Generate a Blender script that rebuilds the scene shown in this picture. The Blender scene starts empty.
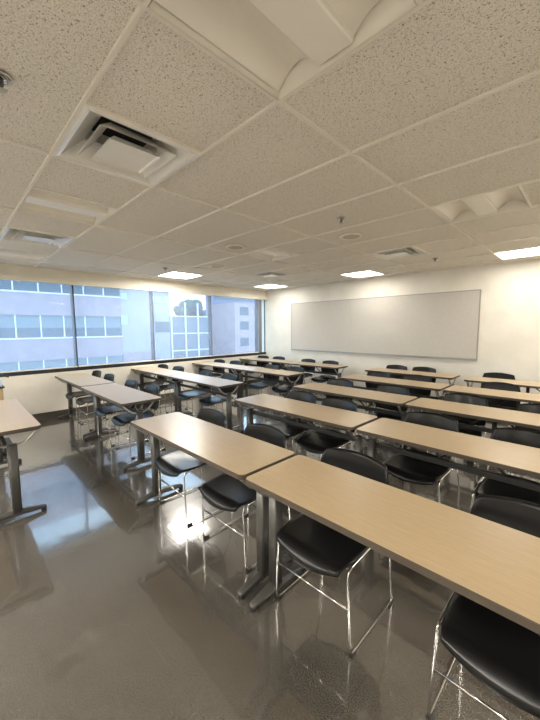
import bpy, math, random
from mathutils import Vector, Matrix
random.seed(7)
scene = bpy.context.scene
COL = scene.collection
PI = math.pi

# ------------------------------------------------------------------ helpers
class MB:
    """collects geometry for ONE mesh object"""
    def __init__(self):
        self.v = []; self.f = []; self.m = []; self.smooth = []
    def add(self, verts, faces, mat=0, smooth=False):
        b = len(self.v)
        self.v += [tuple(p) for p in verts]
        for f in faces:
            self.f.append(tuple(b + i for i in f)); self.m.append(mat); self.smooth.append(smooth)
    def box(self, x0, x1, y0, y1, z0, z1, mat=0):
        v = [(x0,y0,z0),(x1,y0,z0),(x1,y1,z0),(x0,y1,z0),(x0,y0,z1),(x1,y0,z1),(x1,y1,z1),(x0,y1,z1)]
        f = [(3,2,1,0),(4,5,6,7),(0,1,5,4),(1,2,6,5),(2,3,7,6),(3,0,4,7)]
        self.add(v, f, mat)
    def loft(self, rings, mat=0, smooth=True, cap=True):
        n = len(rings[0]); v = []; f = []
        for r in rings: v += r
        for i in range(len(rings)-1):
            for k in range(n):
                a = i*n+k; b = i*n+(k+1) % n
                f.append((a, b, b+n, a+n))
        if cap:
            f.append(tuple(reversed(range(n)))); f.append(tuple((len(rings)-1)*n+k for k in range(n)))
        self.add(v, f, mat, smooth)
    def tube(self, path, r, seg=8, mat=0, flat=1.0):
        P = [Vector(p) for p in path]
        rings = []; up = None
        for i, p in enumerate(P):
            t = (P[min(i+1, len(P)-1)] - P[max(i-1, 0)]).normalized()
            if up is None:
                up = Vector((1,0,0)) if abs(t.x) < .8 else Vector((0,0,1))
            up = (up - t*up.dot(t)).normalized(); side = t.cross(up)
            rings.append([tuple(p + r*(math.cos(a)*up + flat*math.sin(a)*side)) for a in (2*PI*k/seg for k in range(seg))])
        self.loft(rings, mat)
    def cyl(self, c, r, z0, z1, seg=20, mat=0, r2=None):
        r2 = r if r2 is None else r2
        ring = lambda rr, z: [(c[0]+rr*math.cos(2*PI*k/seg), c[1]+rr*math.sin(2*PI*k/seg), z) for k in range(seg)]
        self.loft([ring(r, z0), ring(r2, z1)], mat, smooth=False)
    def lathe(self, c, prof, seg=20, mat=0):
        self.loft([[(c[0]+r*math.cos(2*PI*k/seg), c[1]+r*math.sin(2*PI*k/seg), c[2]+z) for k in range(seg)] for r, z in prof], mat)
    def shell(self, fn, nu, nv, th, mat=0):
        """a closed curved shell: fn(u,v) -> point, u,v in [-1,1]; thickness th downwards/behind the normal"""
        G = [[Vector(fn(-1+2*i/nu, -1+2*j/nv)) for i in range(nu+1)] for j in range(nv+1)]
        N = []
        for j in range(nv+1):
            row = []
            for i in range(nu+1):
                du = G[j][min(i+1, nu)] - G[j][max(i-1, 0)]; dv = G[min(j+1, nv)][i] - G[max(j-1, 0)][i]
                n = du.cross(dv); row.append(n.normalized() if n.length > 1e-9 else Vector((0,0,1)))
            N.append(row)
        n1 = (nu+1)*(nv+1); v = []; f = []
        for j in range(nv+1):
            for i in range(nu+1): v.append(G[j][i])
        for j in range(nv+1):
            for i in range(nu+1): v.append(G[j][i] - N[j][i]*th)
        idx = lambda i, j: j*(nu+1)+i
        for j in range(nv):
            for i in range(nu):
                a, b, c, d = idx(i,j), idx(i+1,j), idx(i+1,j+1), idx(i,j+1)
                f.append((a,b,c,d)); f.append((d+n1,c+n1,b+n1,a+n1))
        loop = [idx(i,0) for i in range(nu+1)] + [idx(nu,j) for j in range(1,nv+1)] + [idx(i,nv) for i in range(nu-1,-1,-1)] + [idx(0,j) for j in range(nv-1,0,-1)]
        for k in range(len(loop)):
            a, b = loop[k], loop[(k+1) % len(loop)]
            f.append((b, a, a+n1, b+n1))
        self.add(v, f, mat, True)
    def build(self, name, mats, parent=None, loc=(0,0,0), bevel=0, autosmooth=None):
        me = bpy.data.meshes.new(name)
        me.from_pydata(self.v, [], self.f)
        if not isinstance(mats, (list, tuple)): mats = [mats]
        for m in mats: me.materials.append(m)
        for p, mi, s in zip(me.polygons, self.m, self.smooth):
            p.material_index = mi; p.use_smooth = s
        me.update()
        o = bpy.data.objects.new(name, me); COL.objects.link(o)
        o.location = loc
        if parent is not None: o.parent = parent
        if bevel:
            b = o.modifiers.new('bevel', 'BEVEL'); b.width = bevel; b.segments = 2; b.limit_method = 'ANGLE'; b.angle_limit = math.radians(40)
        return o

def tag(o, label=None, cat=None, group=None, kind=None):
    if label: o['label'] = label
    if cat: o['category'] = cat
    if group: o['group'] = group
    if kind: o['kind'] = kind
    return o
def empty(name, loc=(0,0,0), rz=0):
    o = bpy.data.objects.new(name, None); COL.objects.link(o)
    o.location = loc; o.rotation_euler = (0,0,rz); o.empty_display_size = .1
    return o
def copy_tree(o, parent=None):
    c = o.copy(); COL.objects.link(c)
    if parent is not None: c.parent = parent
    for ch in list(o.children): copy_tree(ch, c)
    return c
def fillet(pts, r, n=5):
    P = [Vector(p) for p in pts]; out = [P[0]]
    for i in range(1, len(P)-1):
        a = (P[i-1]-P[i]); b = (P[i+1]-P[i]); d = min(r, a.length*.48, b.length*.48)
        a = P[i]+a.normalized()*d; b = P[i]+b.normalized()*d
        for k in range(n+1):
            t = k/n; out.append((1-t)**2*a + 2*t*(1-t)*P[i] + t*t*b)
    out.append(P[-1]); return out
def rrect(hx, hy, r, n=5, cx=0, cy=0):
    pts = []
    for sx, sy, a0 in ((1,1,0),(-1,1,PI/2),(-1,-1,PI),(1,-1,1.5*PI)):
        for k in range(n+1):
            a = a0 + PI/2*k/n
            pts.append((cx+sx*(hx-r)+r*math.cos(a), cy+sy*(hy-r)+r*math.sin(a)))
    return pts

# ------------------------------------------------------------------ materials
def mat(name, color, rough=.5, metal=0, spec=.5, ior=None, coat=0, coat_rough=.05):
    m = bpy.data.materials.new(name); m.use_nodes = True
    b = m.node_tree.nodes['Principled BSDF']
    b.inputs['Base Color'].default_value = (*color, 1)
    b.inputs['Roughness'].default_value = rough
    b.inputs['Metallic'].default_value = metal
    b.inputs['Specular IOR Level'].default_value = spec
    if ior: b.inputs['IOR'].default_value = ior
    if coat:
        b.inputs['Coat Weight'].default_value = coat; b.inputs['Coat Roughness'].default_value = coat_rough
    return m
def nodes(m): return m.node_tree.nodes, m.node_tree.links, m.node_tree.nodes['Principled BSDF']
def noise_color(m, c1, c2, scale, lo=.4, hi=.6, detail=4, stretch=None, bump=0, bump_scale=None, bump_dist=.002):
    N, L, b = nodes(m)
    tc = N.new('ShaderNodeTexCoord'); vec = tc.outputs['Object']
    if stretch:
        mp = N.new('ShaderNodeMapping'); mp.inputs['Scale'].default_value = stretch
        L.new(vec, mp.inputs['Vector']); vec = mp.outputs['Vector']
    n = N.new('ShaderNodeTexNoise'); n.inputs['Scale'].default_value = scale; n.inputs['Detail'].default_value = detail
    L.new(vec, n.inputs['Vector'])
    r = N.new('ShaderNodeValToRGB')
    r.color_ramp.elements[0].position = lo; r.color_ramp.elements[0].color = (*c1, 1)
    r.color_ramp.elements[1].position = hi; r.color_ramp.elements[1].color = (*c2, 1)
    L.new(n.outputs['Fac'], r.inputs['Fac']); L.new(r.outputs['Color'], b.inputs['Base Color'])
    if bump:
        n2 = n
        if bump_scale:
            n2 = N.new('ShaderNodeTexNoise'); n2.inputs['Scale'].default_value = bump_scale; L.new(vec, n2.inputs['Vector'])
        bp = N.new('ShaderNodeBump'); bp.inputs['Strength'].default_value = bump; bp.inputs['Distance'].default_value = bump_dist
        L.new(n2.outputs['Fac'], bp.inputs['Height']); L.new(bp.outputs['Normal'], b.inputs['Normal'])
    return m

M = {}
M['wall'] = noise_color(mat('wall_paint', (.80,.75,.64), .75), (.79,.755,.67), (.84,.80,.72), 3, bump=.08, bump_scale=160, bump_dist=.001)
M['base'] = mat('baseboard_vinyl', (.085,.072,.06), .5)
M['soffit'] = mat('soffit_paint', (.76,.71,.62), .7)
# fissured acoustic tile
m = mat('acoustic_tile', (.7,.64,.53), .95, spec=.1)
N, L, b = nodes(m)
tc = N.new('ShaderNodeTexCoord')
n1 = N.new('ShaderNodeTexNoise'); n1.inputs['Scale'].default_value = 120; n1.inputs['Detail'].default_value = 3; n1.inputs['Distortion'].default_value = .6
n2 = N.new('ShaderNodeTexNoise'); n2.inputs['Scale'].default_value = 210; n2.inputs['Detail'].default_value = 2
r1 = N.new('ShaderNodeValToRGB'); e = r1.color_ramp.elements
e[0].position = .31; e[0].color = (.25,.22,.18,1); e[1].position = .41; e[1].color = (.80,.755,.68,1)
r2 = N.new('ShaderNodeValToRGB'); e = r2.color_ramp.elements
e[0].position = .30; e[0].color = (.55,.52,.48,1); e[1].position = .52; e[1].color = (1,1,1,1)
mx = N.new('ShaderNodeMix'); mx.data_type = 'RGBA'; mx.blend_type = 'MULTIPLY'; mx.inputs['Factor'].default_value = .8
L.new(tc.outputs['Object'], n1.inputs['Vector']); L.new(tc.outputs['Object'], n2.inputs['Vector'])
L.new(n1.outputs['Fac'], r1.inputs['Fac']); L.new(n2.outputs['Fac'], r2.inputs['Fac'])
L.new(r1.outputs['Color'], mx.inputs[6]); L.new(r2.outputs['Color'], mx.inputs[7]); L.new(mx.outputs[2], b.inputs['Base Color'])
bp = N.new('ShaderNodeBump'); bp.inputs['Strength'].default_value = .5; bp.inputs['Distance'].default_value = .003
L.new(n1.outputs['Fac'], bp.inputs['Height']); L.new(bp.outputs['Normal'], b.inputs['Normal'])
M['tile'] = m
M['tbar'] = mat('ceiling_grid_paint', (.78,.735,.65), .5)
# polished sealed floor with faint tile joints
m = mat('polished_floor', (.15,.125,.1), .1, ior=1.5)
N, L, b = nodes(m)
tc = N.new('ShaderNodeTexCoord')
n1 = N.new('ShaderNodeTexNoise'); n1.inputs['Scale'].default_value = 210; n1.inputs['Detail'].default_value = 3
n2 = N.new('ShaderNodeTexNoise'); n2.inputs['Scale'].default_value = 2.2; n2.inputs['Detail'].default_value = 5
r1 = N.new('ShaderNodeValToRGB'); e = r1.color_ramp.elements
e[0].position = .3; e[0].color = (.055,.049,.041,1); e[1].position = .7; e[1].color = (.15,.134,.112,1)
r2 = N.new('ShaderNodeValToRGB'); e = r2.color_ramp.elements
e[0].position = .3; e[0].color = (.82,.82,.82,1); e[1].position = .7; e[1].color = (1.1,1.1,1.1,1)
mx = N.new('ShaderNodeMix'); mx.data_type = 'RGBA'; mx.blend_type = 'MULTIPLY'; mx.inputs['Factor'].default_value = 1
br = N.new('ShaderNodeTexBrick'); br.offset = 0; br.inputs['Scale'].default_value = 1
br.inputs['Brick Width'].default_value = .6096; br.inputs['Row Height'].default_value = .6096
br.inputs['Mortar Size'].default_value = .0015; br.inputs['Mortar Smooth'].default_value = .3
br.inputs['Color1'].default_value = (1,1,1,1); br.inputs['Color2'].default_value = (.97,.97,.97,1); br.inputs['Mortar'].default_value = (.8,.79,.78,1)
mx2 = N.new('ShaderNodeMix'); mx2.data_type = 'RGBA'; mx2.blend_type = 'MULTIPLY'; mx2.inputs['Factor'].default_value = 1
for q in (n1, n2, br): L.new(tc.outputs['Object'], q.inputs['Vector'])
L.new(n1.outputs['Fac'], r1.inputs['Fac']); L.new(n2.outputs['Fac'], r2.inputs['Fac'])
L.new(r1.outputs['Color'], mx.inputs[6]); L.new(r2.outputs['Color'], mx.inputs[7])
L.new(mx.outputs[2], mx2.inputs[6]); L.new(br.outputs['Color'], mx2.inputs[7]); L.new(mx2.outputs[2], b.inputs['Base Color'])
n3 = N.new('ShaderNodeTexNoise'); n3.inputs['Scale'].default_value = 5; n3.inputs['Detail'].default_value = 2
L.new(tc.outputs['Object'], n3.inputs['Vector'])
bp = N.new('ShaderNodeBump'); bp.inputs['Strength'].default_value = .12; bp.inputs['Distance'].default_value = .01
L.new(n3.outputs['Fac'], bp.inputs['Height']); L.new(bp.outputs['Normal'], b.inputs['Normal'])
L.new(bp.outputs['Normal'], b.inputs['Coat Normal'])
b.inputs['IOR'].default_value = 1.8
b.inputs['Coat Weight'].default_value = 1; b.inputs['Coat IOR'].default_value = 2.0; b.inputs['Coat Roughness'].default_value = .055
b.inputs['Roughness'].default_value = .2
M['floor'] = m
M['lam'] = noise_color(mat('maple_laminate', (.6,.44,.26), .29, ior=1.5), (.46,.345,.205), (.51,.39,.24), 14, .3, .7, 6, stretch=(.8,7,1))
M['edge'] = mat('table_edge_band', (.075,.058,.042), .5)
M['pewter'] = mat('pewter_metal', (.095,.092,.086), .38, metal=.5)
M['alu'] = mat('brushed_aluminium', (.5,.49,.47), .3, metal=.9)
M['dark_steel'] = mat('dark_steel', (.018,.017,.016), .5, metal=.1)
M['chrome'] = mat('chrome', (.6,.59,.57), .14, metal=1)
M['black'] = mat('black_plastic', (.006,.006,.0065), .28, spec=.3)
N, L, b = nodes(M['black'])
tc = N.new('ShaderNodeTexCoord'); n1 = N.new('ShaderNodeTexNoise'); n1.inputs['Scale'].default_value = 420; L.new(tc.outputs['Object'], n1.inputs['Vector'])
bp = N.new('ShaderNodeBump'); bp.inputs['Strength'].default_value = .12; bp.inputs['Distance'].default_value = .0006
L.new(n1.outputs['Fac'], bp.inputs['Height']); L.new(bp.outputs['Normal'], b.inputs['Normal'])
M['rubber'] = mat('black_rubber', (.012,.012,.012), .6)
M['black_frame'] = mat('black_window_frame', (.015,.017,.022), .4)
M['grey_frame'] = mat('grey_column_paint', (.22,.225,.225), .5)
M['cream_metal'] = mat('cream_valance', (.80,.74,.62), .5)
M['linen'] = noise_color(mat('grey_linen', (.55,.53,.49), .95, spec=.1), (.52,.495,.45), (.66,.63,.575), 70, .3, .7, 6, stretch=(1,1,3))
M['board_frame'] = mat('aluminium_trim', (.36,.35,.33), .4, metal=.5)
M['white_metal'] = mat('white_enamel', (.84,.80,.72), .4)
M['vent_metal'] = mat('vent_enamel', (.80,.78,.73), .22, spec=.7)
M['void'] = mat('dark_duct_plate', (.01,.01,.01), .9)  # near-black plate colour stands in for the shade inside the duct
M['grille'] = mat('speaker_grille', (.50,.45,.36), .7)
M['oak'] = noise_color(mat('tan_wood', (.46,.33,.19), .5), (.40,.285,.16), (.52,.38,.22), 6, stretch=(6,6,.7))
M['green_edge'] = mat('dark_green_edge', (.03,.07,.05), .4)
M['pale_blue'] = mat('pale_blue_card', (.55,.68,.86), .6)
# lens of a lit fixture
def emis(name, color, s):
    m = bpy.data.materials.new(name); m.use_nodes = True
    N = m.node_tree.nodes; L = m.node_tree.links; N.clear()
    e = N.new('ShaderNodeEmission'); e.inputs['Color'].default_value = (*color, 1); e.inputs['Strength'].default_value = s
    o = N.new('ShaderNodeOutputMaterial'); L.new(e.outputs[0], o.inputs[0]); return m
LAMP = {1: emis('lit_lens', (1,.95,.86), 6.5), 3: emis('lit_lens_window_side', (1,.95,.86), 24), 2: emis('added_fill_lens', (1,.95,.86), 37)}  # the strongest lens belongs only to the added, unseen fill fixtures
# window glass and mesh shade
def see_through(name, tint, other, fac):
    m = bpy.data.materials.new(name); m.use_nodes = True
    N = m.node_tree.nodes; L = m.node_tree.links; N.clear()
    t = N.new('ShaderNodeBsdfTransparent'); t.inputs['Color'].default_value = (*tint, 1)
    mix = N.new('ShaderNodeMixShader'); mix.inputs['Fac'].default_value = fac
    o = N.new('ShaderNodeOutputMaterial')
    if other == 'glossy':
        g = N.new('ShaderNodeBsdfGlossy'); g.inputs['Roughness'].default_value = .02; s = g.outputs[0]
    else:
        a = N.new('ShaderNodeBsdfDiffuse'); a.inputs['Color'].default_value = (.62,.63,.72,1)
        c = N.new('ShaderNodeBsdfTranslucent'); c.inputs['Color'].default_value = (.60,.62,.74,1)
        mm = N.new('ShaderNodeMixShader'); mm.inputs['Fac'].default_value = .55
        L.new(a.outputs[0], mm.inputs[1]); L.new(c.outputs[0], mm.inputs[2]); s = mm.outputs[0]
    L.new(t.outputs[0], mix.inputs[1]); L.new(s, mix.inputs[2]); L.new(mix.outputs[0], o.inputs[0])
    return m
M['pane'] = see_through('window_glass', (.93,.97,1.0), 'glossy', .02)
M['mesh'] = see_through('shade_mesh', (.97,.98,1.0), 'diffuse', .22)
# outdoors
M['stone'] = noise_color(mat('lilac_stone', (.5,.42,.47), .8), (.30,.25,.285), (.35,.29,.325), 1.2)
M['stone2'] = noise_color(mat('pale_grey_cladding', (.45,.46,.5), .8), (.31,.32,.355), (.35,.36,.395), .8)
M['stone3'] = mat('blue_grey_cladding', (.25,.27,.38), .8)
M['pink'] = noise_color(mat('pink_render', (.5,.4,.42), .8), (.36,.28,.295), (.40,.32,.33), .9)
M['ledge'] = mat('white_ledge', (.68,.70,.74), .6)
M['band_glass'] = mat('blue_grey_glass', (.06,.095,.125), .15, spec=.4)
M['blind_glass'] = mat('pale_blind_behind_glass', (.16,.21,.24), .2, spec=.4)
M['curtain_glass'] = mat('blue_curtain_glass', (.12,.155,.19), .2, spec=.4)
M['sky_glass'] = mat('painted_sky_glass', (.38,.66,.82), .3)  # sky showing in the glass is put into this bright blue colour
M['leaf'] = noise_color(mat('dark_foliage', (.05,.09,.06), .8), (.05,.09,.07), (.10,.16,.11), 3)
M['bark'] = mat('bark', (.09,.07,.05), .9)
M['asphalt'] = noise_color(mat('asphalt', (.2,.2,.2), .9), (.17,.17,.18), (.22,.22,.23), 2)

# ------------------------------------------------------------------ room (metres; camera stands at x=0, y=0)
H = 2.507
XW, XR, YB, YF = -6.49, 3.6, 6.37, -3.5
ZS, ZT = .845, 2.278          # window sill and head
def quadbox(name, *a, m='wall', kind='structure'):
    q = MB(); q.box(*a); return tag(q.build(name, M[m]), kind=kind)
quadbox('floor', XW-.3, XR+.2, YF-.2, YB+.2, -.12, 0, m='floor')
quadbox('wall_back', XW-.3, XR+.2, YB, YB+.15, 0, H+.3)
quadbox('wall_front', XW-.3, XR+.2, YF-.15, YF, 0, H+.3)
quadbox('wall_right', XR, XR+.15, YF, YB, 0, H+.3)
w = MB(); w.box(XW-.2, XW, YF, YB, 0, ZS-.065); w.box(XW-.2, XW, YF, YB, ZT+.045, H+.3); w.box(XW-.2, XW, YF, -1.25, ZS-.065, ZT+.045)
tag(w.build('wall_left', M['wall']), kind='structure')
quadbox('baseboard_left', XW, XW+.012, YF, YB, 0, .12, m='base')
quadbox('baseboard_back', XW+.012, XR, YB-.012, YB, 0, .11, m='base')

# windows: black frames, clear panes
mull = [-1.24, .21, 1.667, 3.113, 4.565, 6.09]
for n in range(5):
    y0, y1 = mull[n], mull[n+1]
    root = empty('window_%d' % (n+1), (XW-.08, (y0+y1)/2, ZS)); tag(root, kind='structure')
    f = MB(); hw = (y1-y0)/2; hh = ZT+.045-ZS
    f.box(-.05, .05, -hw, -hw+.017, 0, hh); f.box(-.05, .05, hw-.017, hw, 0, hh)
    f.box(-.05, .05, -hw, hw, hh-.03, hh); f.box(-.05, .072, -hw, hw, -.065, 0)
    f.build('window_frame', M['black_frame'], root)
    g = MB(); g.box(-.012, -.006, -hw+.017, hw-.017, 0, hh-.03); g.build('pane', M['pane'], root)
root = empty('window_6', (XW-.03, 6.265, ZS)); tag(root, kind='structure')
f = MB(); hh = ZT+.045-ZS
f.box(-.03, -.004, .092, .105, 0, hh); f.box(-.03, .03, -.065, .09, hh-.03, hh); f.box(-.03, .022, -.175, .105, -.065, 0)
f.build('window_frame', M['black_frame'], root)
g = MB(); g.box(-.012, -.006, -.065, .09, 0, hh-.03); g.build('pane', M['pane'], root)
quadbox('trim_1', XW-.06, XW+.01, 6.085, 6.20, ZS, ZT+.045, m='grey_frame')
quadbox('trim_2', XW, XW+.075, -1.25, YB, ZT, 2.355, m='cream_metal')       # shade pocket along the window head
# roller shades of open mesh, one per bay
where = ['window bay outside the left edge of the photo', 'leftmost window bay in view, by the pale table', 'second window bay from the left',
         'window bay facing the gridded glass tower', 'window bay nearest the tackboard corner']
for n in range(1, 5):
    y0, y1 = mull[n]+.012, mull[n+1]-.012
    root = empty('roller_blind', (XW+.02, (y0+y1)/2, ZS)); hw = (y1-y0)/2
    tag(root, 'translucent mesh roller blind over the ' + where[n], 'blind', 'mesh roller blinds on the windows')
    q = MB(); q.box(-.0008, .0008, -hw, hw, .012, ZT-ZS); q.build('mesh_fabric', M['mesh'], root)
    q = MB(); q.box(-.006, .006, -hw, hw, .001, .02); q.build('hem_bar', M['white_metal'], root)

# ------------------------------------------------------------------ ceiling: 2x4 ft lay-in tiles
X0, Y0, GX, GY = -1.055, 1.1248, 1.2192, .6096
cell = lambda i, j: (X0+GX*i, Y0+GY*j)
TROFFERS = [(0,-1,0),(0,3,0),(0,7,1),(-2,-1,0),(-2,3,0),(-2,7,1),(-4,-1,0),(-4,3,3),(-4,7,1),(2,3,2),(2,7,2)] + [(i, j, 2) for j in (-5,) for i in (-4,-2,0,2)]  # out-of-view entries are fill lights added to brighten the near ceiling and floor
DIFFS = [(-1,-1),(-3,-1),(-3,5),(-1,5)]
holes = {(i*2, j) for i, j, _ in TROFFERS} | {(i*2, j) for i, j in DIFFS}
t = MB(); bars = MB()
i0, i1 = -9, 8; j0, j1 = -8, 8
for i in range(i0, i1+1):
    for j in range(j0, j1+1):
        if (i, j) in holes: continue
        xa, ya = X0+GX*i/2, Y0+GY*j
        x0_, x1_ = max(xa, XW), min(xa+GX/2, XR); y0_, y1_ = max(ya, YF), min(ya+GY, YB)
        if x1_-x0_ < .01 or y1_-y0_ < .01: continue
        t.add([(x0_,y0_,H+.011),(x0_,y1_,H+.011),(x1_,y1_,H+.011),(x1_,y0_,H+.011)], [(0,1,2,3)])
t.box(XW-.3, XR+.2, YF-.2, YB+.2, H+.32, H+.4)
tag(t.build('ceiling', M['tile']), kind='structure')
bw = .008
for i in range(-4, 4):
    x = X0+GX*i; bars.box(x-bw, x+bw, YF, YB, H-.002, H+.016)
for j in range(-7, 9):
    y = Y0+GY*j; bars.box(XW, XR, y-bw, y+bw, H-.0015, H+.016)
for i, j in holes | {(a+1, b) for a, b in holes}:
    if i % 2: x = X0+GX*i/2; y = Y0+GY*j; bars.box(x-bw, x+bw, y, y+GY, H-.001, H+.016)
bars.box(XW, XW+.022, YF, YB, H-.001, H+.016); bars.box(XW, XR, YB-.022, YB, H-.001, H+.016)
tag(bars.build('trim_3', M['tbar']), kind='structure')

# recessed indirect troffers
A = .293
def troffer(i, j, lit, label):
    x, y = cell(i, j); x += GX/4; y += GY/2
    root = empty('ceiling_light', (x, y, H)); tag(root, label, 'ceiling light', 'square recessed ceiling lights')
    q = MB()
    q.loft([[( s*A, -A, 0) for s in (-1,1)] + [(s*A, A, 0) for s in (1,-1)], [(s*A, -A, .13) for s in (-1,1)] + [(s*A, A, .13) for s in (1,-1)]], 0, False, cap=False)
    q.add([(-A,-A,.13),(A,-A,.13),(A,A,.13),(-A,A,.13)], [(0,1,2,3)])
    q.build('housing', M['white_metal'], root)
    for s in (-1, 1):                                         # curved reflector wings
        q = MB(); pr = []
        for k in range(11):
            tt = k/10; pr.append((s*(A-.004-(A-.08)*tt), .004+.085*math.sin(PI*(.08+.80*tt))))
        v = []; f = []
        for px, pz in pr: v += [(px, -A+.004, pz), (px, A-.004, pz)]
        for k in range(10): f.append((2*k, 2*k+1, 2*k+3, 2*k+2) if s > 0 else (2*k+2, 2*k+3, 2*k+1, 2*k))
        q.add(v, f, 0, True); q.build('reflector_wing', M['white_metal'], root)
    q = MB()
    pts = [(-.08,.078),(-.078,.02),(-.072,.013),(.072,.013),(.078,.02),(.08,.078)]
    v = []; f = []
    for px, pz in pts: v += [(px, -A+.008, pz), (px, A-.008, pz)]
    for k in range(5): f.append((2*k, 2*k+1, 2*k+3, 2*k+2))
    f.append((0, 2, 4, 6, 8, 10)); f.append((11, 9, 7, 5, 3, 1))
    q.add(v, f, 0); q.build('lamp_basket', LAMP.get(lit, M['white_metal']), root)
    if lit:                                                   # the lit fixture's glowing lens strips beside the basket
        for s in (-1, 1):
            q = MB(); a, b_ = s*.085, s*(A-.03); a, b_ = min(a, b_), max(a, b_)
            q.add([(a,-A+.03,.012),(a,A-.03,.012),(b_,A-.03,.012),(b_,-A+.03,.012)], [(0,1,2,3)])
            q.build('lens', LAMP[lit], root)
TL = {(0,-1): 'unlit square ceiling light cut by the top edge of the photo', (0,3): 'unlit square ceiling light in front of the lit one at the right edge',
 (0,7): 'lit square ceiling light at the right edge, above the board wall', (-2,-1): 'unlit square ceiling light between the two air vents at the left',
 (-2,3): 'unlit square ceiling light in front of the far vent, near the ceiling middle', (-2,7): 'lit square ceiling light above the middle of the tackboard',
 (-4,-1): 'unlit square ceiling light against the window head at the far left', (-4,3): 'lit square ceiling light by the windows, above the third window bay',
 (-4,7): 'lit square ceiling light in the far corner between windows and board wall', (2,3): 'added square fill light outside the frame to the right, nearer one',
 (2,7): 'added square fill light outside the frame to the right, farther one', (-4,-5): 'added square fill light behind the viewer, nearest the windows', (-2,-5): 'added square fill light behind the viewer, second from the windows',
 (0,-5): 'added square fill light behind the viewer, third from the windows', (2,-5): 'added square fill light behind the viewer, farthest from the windows'}
for i, j, lit in TROFFERS: troffer(i, j, lit, TL[(i, j)])

# square cone air diffusers
def frustum(q, a0, z0, a1, z1, th=.004):
    R = lambda a, z: [(-a,-a,z),(a,-a,z),(a,a,z),(-a,a,z)]
    q.loft([R(a0, z0), R(a1, z1), R(a1-th, z1), R(a0-th*2, z0+th), R(a0, z0)], 0, False, cap=False)
def diffuser(i, j, label):
    x, y = cell(i, j); x += GX/4; y += GY/2
    root = empty('air_vent', (x, y, H)); tag(root, label, 'air vent', 'square ceiling air vents')
    q = MB(); R = lambda a, z: [(-a,-a,z),(a,-a,z),(a,a,z),(-a,a,z)]
    q.loft([R(.165, .15), R(.165, .155)], 0, False); q.build('dark_duct_plate', M['void'], root)
    q = MB(); q.loft([R(.297, .0), R(.282, -.004), R(.268, .0), R(.165, .085), R(.165, .155)], 0, False, cap=False); q.build('frame', M['vent_metal'], root)
    q = MB(); frustum(q, .205, -.006, .125, .07); q.build('cone', M['vent_metal'], root)
    q = MB(); frustum(q, .140, -.018, .10, .025)
    q.loft([R(.128, -.008), R(.06, .012), R(.001, .016)], 0, False); q.build('center_plate', M['vent_metal'], root)
    q = MB(); q.cyl((.155, .1), .012, .0, .05, 10); q.build('damper_screw', M['alu'], root)
diffuser(-1, -1, 'large square ceiling vent nearest the viewer, at upper left')
diffuser(-3, -1, 'square ceiling vent near the windows at the far left')
diffuser(-3, 5, 'small-looking square ceiling vent just before the lit far corner light')
diffuser(-1, 5, 'square ceiling vent between the lit light over the board and the right-hand unlit one')
# ceiling speakers and sprinklers
def speaker(x, y, label):
    root = empty('ceiling_speaker', (x, y, H)); tag(root, label, 'ceiling speaker', 'round ceiling speakers')
    q = MB(); q.lathe((0,0,0), [(.125,.006),(.125,-.006),(.112,-.010),(.10,-.006)]); q.build('rim', M['tbar'], root)
    q = MB(); q.lathe((0,0,0), [(.10,-.005),(.06,-.009),(.002,-.010)]); q.build('grille', M['grille'], root)
speaker(-1.96, 3.24, 'round tan ceiling speaker just behind the sprinkler, centre of the ceiling')
speaker(-3.2, 2.63, 'round ceiling speaker with pale rim left of the ceiling middle')
speaker(-4.42, 3.22, 'round ceiling speaker beside the lit light by the windows')
def sprinkler(x, y, label):
    root = empty('ceiling_sprinkler', (x, y, H)); tag(root, label, 'sprinkler', 'ceiling fire sprinklers')
    q = MB(); q.lathe((0,0,0), [(.04,.006),(.038,-.004),(.022,-.012),(.014,-.008)]); q.build('escutcheon', M['chrome'], root)
    q = MB(); q.tube([(0,0,.005),(0,0,-.03)], .008); q.tube([(-.008,0,-.015),(-.012,0,-.03),(0,0,-.045)], .003); q.tube([(.008,0,-.015),(.012,0,-.03),(0,0,-.045)], .003); q.build('stem', M['pewter'], root)
    q = MB(); q.cyl((0,0), .017, -.048, -.045, 14); q.build('deflector', M['alu'], root)
sprinkler(-1.73, .24, 'chrome ceiling sprinkler cut by the left edge of the photo')
sprinkler(-1.71, 2.65, 'ceiling sprinkler in front of the tan speaker at the ceiling middle')
sprinkler(-1.72, 5.16, 'small ceiling sprinkler right of the vent near the board wall')
sprinkler(-5.09, 2.68, 'small ceiling sprinkler just in front of the lit light by the windows')

# ------------------------------------------------------------------ tack board
bx0, bx1, bz0, bz1 = -5.543, -1.379, .941, 2.129
root = empty('tackboard', ((bx0+bx1)/2, YB, bz0)); tag(root, 'long grey linen tackboard with thin metal trim on the back wall', 'tackboard')
hw = (bx1-bx0)/2; hh = bz1-bz0; seam = -3.80-(bx0+bx1)/2
for a, b_ in ((-hw+.015, seam-.002), (seam+.002, hw-.015)):
    q = MB(); q.box(a, b_, -.018, -.002, .03, hh-.012); q.build('linen_panel', M['linen'], root)
for n_, bxs in (('frame_rail', (-hw, hw, -.024, -.001, hh-.014, hh)), ('frame_rail', (-hw, hw, -.034, -.001, 0, .032)),
                ('frame_stile', (-hw, -hw+.016, -.024, -.001, .03, hh)), ('frame_stile', (hw-.016, hw, -.024, -.001, .03, hh))):
    q = MB(); q.box(*bxs); q.build(n_, M['board_frame'], root)

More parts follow.
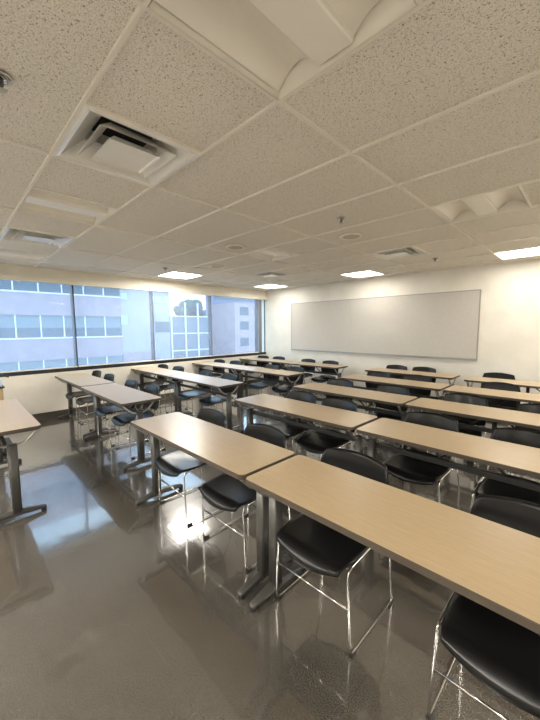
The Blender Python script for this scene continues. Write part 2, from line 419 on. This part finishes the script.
# ------------------------------------------------------------------ tables
TL_, TD_, TH_ = 1.47, .46, .735
def make_table():
    root = empty('folding_table')
    q = MB(); out = lambda ins, z: [(x, y, z) for x, y in rrect(TL_/2-ins, TD_/2-ins, .035-ins*.5)]
    q.loft([out(.004, TH_-.028), out(.002, TH_-.026), out(.002, TH_-.002), out(.005, TH_)], 0, False)
    top = q.build('tabletop', M['lam'], root)
    q = MB(); q.loft([out(.006, TH_-.029), out(0, TH_-.027), out(0, TH_-.003), out(.004, TH_-.0004)], 0, False, cap=False)
    q.build('edge_band', M['edge'], top)
    for s in (-1, 1):
        px = s*(TL_/2-.045); py = -.03
        q = MB(); q.loft([[(px+a, py+b_, z) for a, b_ in rrect(.03, .033, .014, 3)] for z in (.055, .61)], 0, True)
        leg = q.build('leg', M['pewter'], root)
        q = MB(); rings = []
        for y, w_, z0, z1 in ((-.225,.010,.022,.030),(-.215,.020,.018,.040),(-.12,.024,.020,.056),(-.05,.026,.024,.072),(0,.026,.024,.074),(.05,.026,.024,.068),(.14,.024,.020,.054),(.215,.020,.018,.040),(.225,.010,.022,.030)):
            rings.append([(px+a, y, (z0+z1)/2+c) for a, c in rrect(w_, (z1-z0)/2, min(w_, (z1-z0)/2)*.6, 3)])
        q.loft(rings); foot = q.build('foot', M['pewter'], leg)
        for y in (-.205, .205):
            q = MB(); q.cyl((px, y), .02, 0, .024, 14); q.build('glide', M['rubber'], leg)
        for sy in (-1, 1):                                    # wishbone arms under the top
            q = MB(); q.tube(fillet([(px, py, .60), (px, py+sy*.075, .605), (px, py+sy*.135, .66), (px, py+sy*.175, .708)], .05), .013, 8, flat=.7)
            q.build('support_arm', M['alu'], leg)
        q = MB(); q.box(px-.02, px+.02, -.20, .17, .698, .708); q.build('mounting_plate', M['dark_steel'], leg)
    q = MB(); q.box(-TL_/2+.065, TL_/2-.065, -.016, .016, .545, .583); q.build('stretcher', M['dark_steel'], root, bevel=.004)
    q = MB(); q.box(-.018, .018, -.014, .014, .583, .707); q.build('center_strut', M['dark_steel'], root)
    for s in (-1, 1):
        q = MB(); q.tube([(s*.20, 0, .585), (s*.05, 0, .702)], .008); q.build('diagonal_brace', M['dark_steel'], root)
    return root
def make_chair():
    root = empty('sled_base_chair')
    K = .42
    def seat(u, v):
        uu = u*math.sqrt(1-K*v*v/2); vv = v*math.sqrt(1-K*u*u/2)
        y = -.068 + .418*(vv+1)/2
        d0 = y+.068; d1 = .35-y
        z = .428
        if d0 < .075: z -= .055*((.075-d0)/.075)**2
        if d1 < .10: z += .05*((.10-d1)/.10)**2
        z += .010*uu*uu - .010*(1-uu*uu)*math.exp(-((y-.19)/.12)**2)
        return (.212*uu, y, z)
    q = MB(); q.shell(seat, 22, 26, .013); q.build('seat', M['black'], root)
    def back(u, v):
        uu = u*math.sqrt(1-.45*v*v/2); vv = v*math.sqrt(1-.45*u*u/2)
        z = .637 + .158*vv; tt = (vv+1)/2
        return (.222*uu*(1-.03*tt), .358 + .045*tt + .045*(1-uu*uu) - .012*math.sin(PI*tt), z)
    q = MB(); q.shell(back, 24, 16, .012); q.build('backrest', M['black'], root)
    for s in (-1, 1):
        X = s*.232; XT = s*.214
        q = MB()
        q.tube(fillet([(X,.435,.02), (X,.44,.013), (X,.004,.013), (XT,.004,.418), (XT,.345,.436), (s*.205,.388,.57), (s*.19,.425,.70)], .035), .0056, 8)
        q.build('side_frame', M['chrome'], root)
        q = MB(); q.tube(fillet([(X,.43,.013), (X,.437,.016), (X*.96,.42,.30), (XT,.352,.45)], .03), .0056, 8); q.build('rear_leg', M['chrome'], root)
        for y in (.03, .415):
            q = MB(); q.box(X-.010, X+.010, y-.022, y+.022, 0, .016); q.build('glide', M['rubber'], root, bevel=.003)
    q = MB(); q.tube([(-.221, .004, .235), (.221, .004, .235)], .0055, 8); q.build('cross_brace', M['chrome'], root)
    q = MB(); q.tube([(-.212, .03, .41), (.212, .03, .41)], .006, 8); q.build('seat_support', M['chrome'], root)
    q = MB(); q.tube([(-.212, .30, .41), (.212, .30, .41)], .006, 8); q.build('seat_support', M['chrome'], root)
    return root
proto_t = make_table(); proto_c = make_chair(); used = {'t': False, 'c': False}
def place(kind, x, y, rz, label):
    proto = proto_t if kind == 't' else proto_c
    o = proto if not used[kind] else copy_tree(proto)
    used[kind] = True
    o.location = (x, y, 0); o.rotation_euler = (0, 0, rz)
    if kind == 't': tag(o, label, 'table', 'long laminate classroom tables')
    else: tag(o, label, 'chair', 'black sled-base classroom chairs')
    return o
# (left end x, near edge y, table label, short name for its chairs, [(chair x, chair back-corner y)])
rows = [
 (-2.745, 1.06, 'maple table at the left end of the nearest right-hand row', 'table at the left of the nearest row', [(-2.355,1.612),(-1.672,1.612)]),
 (-1.255, 1.05, 'largest maple table, nearest the viewer and cut by the right edge', 'largest, nearest table', [(-.94,1.60),(-.128,1.60)]),
 (-2.765, 2.20, 'left-hand table in the second right-hand row, directly behind the nearest row', 'left table of the second right-hand row', [(-2.30,2.80),(-1.80,2.78)]),
 (-1.265, 2.19, 'right-hand table in the second right-hand row, cut by the right edge', 'right table of the second right-hand row', [(-.93,2.81),(-.29,2.79)]),
 (-2.82, 3.25, 'left-hand table in the third right-hand row, middle of the photo', 'left table of the third right-hand row', [(-2.465,3.86),(-1.745,3.89)]),
 (-1.325, 3.25, 'right-hand table in the third right-hand row, cut by the right edge', 'right table of the third right-hand row', [(-.935,3.88),(-.26,3.85)]),
 (-2.80, 4.36, 'left-hand table in the fourth right-hand row, second from the tackboard', 'left table of the fourth right-hand row', [(-2.46,4.98),(-1.85,5.0)]),
 (-1.30, 4.34, 'right-hand table in the fourth right-hand row, cut by the right edge', 'right table of the fourth right-hand row', [(-.81,5.02)]),
 (-2.97, 5.44, 'left-hand table of the right-hand row closest to the tackboard', 'left table of the right-hand row by the tackboard', [(-2.66,6.07),(-2.15,6.08)]),
 (-1.335, 5.40, 'right-hand table of the right-hand row closest to the tackboard, past a gap', 'right table of the right-hand row by the tackboard', [(-1.01,6.06)]),
 (-4.635, .075, 'pale table cut by the left edge of the photo', '', []),
 (-4.91, 1.265, 'aisle-end table of the nearest full row along the windows', 'aisle-end table of the nearest window-side row', [(-4.66,1.83),(-3.98,1.84)]),
 (-6.42, 1.285, 'window-end table of the nearest full row along the windows', 'window-end table of the nearest window-side row', [(-6.10,1.84),(-5.50,1.84)]),
 (-5.0, 2.57, 'aisle-end table of the second row along the windows', 'aisle-end table of the second window-side row', [(-4.69,3.12),(-4.05,3.14)]),
 (-6.474, 2.58, 'window-end table of the second row along the windows', 'window-end table of the second window-side row', [(-6.22,3.10),(-5.62,3.14)]),
 (-4.99, 3.95, 'aisle-end table of the third row along the windows', 'aisle-end table of the third window-side row', [(-4.47,4.54),(-3.91,4.58)]),
 (-6.47, 3.96, 'window-end table of the third row along the windows', 'window-end table of the third window-side row', [(-6.22,4.50),(-5.62,4.56)]),
 (-4.995, 5.36, 'aisle-end table of the farthest row along the windows, by the tackboard', 'aisle-end table of the farthest window-side row', [(-4.80,5.94),(-4.05,5.94)]),
 (-6.476, 5.37, 'window-end table of the farthest row along the windows, in the corner', 'window-end table of the farthest window-side row', [(-6.22,5.92),(-5.62,5.96)]),
]
for x, y, lab, short, chairs in rows:
    place('t', x+TL_/2, y+TD_/2, PI-.015 if lab.startswith('pale') else random.uniform(-.004, .004) if x > -6.3 else 0, lab)
    for k, (cx, cy) in enumerate(chairs):
        side = ('left' if k == 0 else 'right') if len(chairs) > 1 else 'only'
        s = 'black chair, %s one at the %s' % (side, short)
        cx = min(max(cx, x+.322), x+TL_-.322)
        place('c', cx, cy-.395, random.uniform(-.03, .03) if cx > -6 else 0, s)

# ------------------------------------------------------------------ lectern at the left edge
root = empty('lectern', (-5.25, .18, 0)); tag(root, 'tan wooden lectern on a post with dark green edged top, cut by the left edge', 'lectern')
q = MB(); q.box(-.30, .30, -.32, .36, .03, .06); q.build('base', M['dark_steel'], root)
q = MB(); q.box(-.04, .04, -.06, .06, .06, .67); q.build('post', M['dark_steel'], root)
q = MB(); q.box(-.26, .26, -.28, .29, .67, .815); q.build('body', M['oak'], root, bevel=.004)
q = MB(); q.box(-.28, .28, -.30, .305, .815, .838); q.build('top', M['green_edge'], root, bevel=.003)
for sx in (-1, 1):
    for sy in (-.29, .34):
        q = MB(); q.cyl((sx*.27, sy), .02, 0, .03, 12); q.build('caster', M['rubber'], root)
q = MB(); q.box(-.18, .24, -.25, .285, 0, .085)
o = q.build('storage_box', M['pale_blue'], None, (-5.25, .18, .838), bevel=.004); tag(o, 'pale blue box lying on the tan lectern at the left edge', 'box')
root = empty('microphone', (-5.25, .30, .9235)); tag(root, 'short black microphone leaning out over the lectern at the left edge', 'microphone')
q = MB(); q.cyl((0,0), .04, 0, .012, 16); q.build('base', M['rubber'], root)
q = MB(); q.tube([(0,0,.01),(.01,.08,.035),(.02,.20,.022)], .006); q.build('stem', M['rubber'], root)
q = MB(); q.tube([(.02,.19,.024),(.022,.225,.012),(.024,.26,-.002)], .012); q.build('head', M['rubber'], root)

# ------------------------------------------------------------------ outdoors, across the street
quadbox('ground', -80, -7.5, -60, 90, -8.2, -8.0, m='asphalt')
XF = -35.0
root = empty('office_building', (XF, 0, -8)); tag(root, 'lilac stone office block with ribbon windows across the street', 'building')
ZB = 8.0
ya, yb = -8.0, 13.3
q = MB(); q.box(-12, -.25, ya, yb, 0, 16.4+ZB); q.build('core_wall', M['blind_glass'], root)
for k in range(-2, 4):
    z0 = .80+4.02*k
    q = MB(); q.box(-.24, 0, ya, yb, z0-2.05+ZB, z0-.12+ZB); q.build('spandrel', M['stone'], root)
    q = MB(); q.box(-.24, .08, ya, yb, z0-.12+ZB, z0+ZB); q.build('ledge', M['ledge'], root)
    ym = [2.70+1.80*i for i in range(-5, 6)]
    for i in range(len(ym)):
        y0 = ym[i]; y1 = y0+1.80
        q = MB(); q.box(-.22, -.16, y0+.05, min(y1, yb)-.05, z0+ZB, z0+.85+ZB); q.box(-.22, -.165, y0+.05, min(y1, yb)-.05, z0+.85+ZB, z0+1.97+ZB, 1)
        q.build('window', [M['band_glass'], M['blind_glass']], root)
        q = MB(); q.box(-.24, -.10, y0-.05, y0+.05, z0+ZB, z0+1.97+ZB); q.build('mullion', M['ledge'], root)
q = MB(); q.box(-12, 0, ya, yb, .80+4.02*4-2.05+ZB, 16.6+ZB); q.build('parapet', M['stone'], root)
# plain clad wing
root = empty('clad_wing', (XF, 16.1, -8)); tag(root, 'pale grey clad wing between the stone block and the glass tower', 'building')
q = MB(); q.box(-10, -.1, -2.79, 2.7, 0, 15+ZB); q.build('wall', M['stone2'], root)
for y0, y1, z0, z1, mm in ((-4.6+16.1-16.1+1.8, -1.2-1.0, 2.0, 2.9, 'sky_glass'), (.9, 2.6, 1.1, 2.3, 'band_glass'), (.6, 1.8, 4.5, 5.1, 'sky_glass'), (2.0, 2.7, 4.5, 5.1, 'sky_glass'), (-2.7, -2.1, 4.6, 5.2, 'sky_glass'), (-2.7, .8, -1.9, -1.0, 'stone')):
    q = MB(); q.box(-.1, -.04, y0, y1, z0+ZB, z1+ZB); q.build('panel', M[mm], root)
# gridded glass tower
root = empty('glass_tower', (XF, 21.75, -8)); tag(root, 'low glass screen tower with white grid seen through the fourth bay', 'building')
q = MB(); q.box(-2, -.1, -2.85, 2.85, 0, 2.96+ZB); q.build('curtain_glass', M['curtain_glass'], root)
for y in (-2.8, -.95, .80, 2.55):
    q = MB(); q.box(-.12, .06, y-.07, y+.07, 0, 4.6+ZB); q.build('mullion', M['ledge'], root)
for z in (-3.15, -1.11, .93, 2.96):
    q = MB(); q.box(-.12, .05, -2.85, 2.85, z-.06+ZB, z+.06+ZB); q.build('transom', M['ledge'], root)
# pink block at the far right of the windows, and a blue-grey one filling the gap
root = empty('pink_building', (XF, 33, -8)); tag(root, 'pinkish rendered block seen through the farthest window bay', 'building')
q = MB(); q.box(-6, 0, -4.6, 14, 0, 5.0+ZB); q.build('wall', M['pink'], root)
for y in (-2.9, -.2, 3, 7):
    for z in (3.3, 1.3, -1.0, -3.2):
        q = MB(); q.box(0, .06, y-.75, y+.75, z+ZB, z+1.15+ZB); q.build('window', M['band_glass'], root)
root = empty('annex_building', (XF-9, 41, -8)); tag(root, 'blue-grey striped office block behind the pink block', 'building')
q = MB(); q.box(-2.5, 0, -9.5, 16, 0, 12+ZB); q.build('wall', M['stone3'], root)
for k in range(-1, 4):
    q = MB(); q.box(0, .06, -9.4, 15.9, 3*k+.2+ZB, 3*k+1.4+ZB); q.build('window_band', M['blind_glass'], root)
# trees beyond the tower
def tree(x, y, h, r, seed, label):
    rnd = random.Random(seed)
    root = empty('tree', (x, y, -8)); tag(root, label, 'tree', 'trees beyond the glass tower')
    q = MB(); q.tube([(0,0,0),(.1,0,h*.4),(0,.1,h*.8)], .3, 8); q.build('trunk', M['bark'], root)
    q = MB()
    for k in range(60):
        a = rnd.uniform(0, 2*PI); rr = r*math.sqrt(rnd.random())*.8; cz = h - r*1.6 + rnd.random()*r*2.0*(1-.5*rr/r)
        cr = r*rnd.uniform(.14, .30)
        q.lathe((rr*math.cos(a), rr*math.sin(a), cz), [(cr*math.sin(PI*t/6)+.01, -cr*math.cos(PI*t/6)) for t in range(7)], 9)
    q.build('crown', M['leaf'], root)
tree(-56, 34.2, 14.4, 3.6, 1, 'tallest dark tree above the middle of the glass tower')
tree(-55, 28.4, 11.9, 2.2, 2, 'small dark tree at the left of the glass tower')
tree(-62, 41.5, 13.0, 2.8, 3, 'broad dark tree at the right of the glass tower')

# ------------------------------------------------------------------ light
wd = bpy.data.worlds.new('sky'); scene.world = wd; wd.use_nodes = True
N = wd.node_tree.nodes; L = wd.node_tree.links
bg = N['Background']
tc = N.new('ShaderNodeTexCoord'); nz = N.new('ShaderNodeTexNoise'); nz.inputs['Scale'].default_value = 4; nz.inputs['Detail'].default_value = 5
L.new(tc.outputs['Generated'], nz.inputs['Vector'])
cr = N.new('ShaderNodeValToRGB'); e = cr.color_ramp.elements
e[0].position = .4; e[0].color = (.52,.76,.95,1); e[1].position = .65; e[1].color = (.72,.90,1,1)
L.new(nz.outputs['Fac'], cr.inputs['Fac']); L.new(cr.outputs['Color'], bg.inputs['Color'])
bg.inputs['Strength'].default_value = 1.7

# ------------------------------------------------------------------ camera (solved from the ceiling grid)
yaw, pitch, roll = .7831, -.0983, -.0066
cy, sy, cp, sp = math.cos(yaw), math.sin(yaw), math.cos(pitch), math.sin(pitch)
f = Vector((-sy*cp, cy*cp, sp)); r = Vector((cy, sy, 0)); u = r.cross(f)
r2 = math.cos(roll)*r + math.sin(roll)*u; u2 = -math.sin(roll)*r + math.cos(roll)*u
mw = Matrix((( r2.x, u2.x, -f.x, 0), (r2.y, u2.y, -f.y, 0), (r2.z, u2.z, -f.z, 1.515), (0,0,0,1)))
cam = bpy.data.cameras.new('camera'); co = bpy.data.objects.new('camera', cam); COL.objects.link(co)
co.matrix_world = mw
cam.sensor_fit = 'VERTICAL'; cam.sensor_height = 24; cam.sensor_width = 18; cam.lens = 325.4/720*24
cam.clip_start = .05; cam.clip_end = 300
scene.camera = co
vs = scene.view_settings
vs.view_transform = 'Standard'; vs.look = 'None'; vs.gamma = 1; vs.use_curve_mapping = False
vs.exposure = 1.43
scene.cycles.use_denoising = True
scene.cycles.max_bounces = 10; scene.cycles.transparent_max_bounces = 16
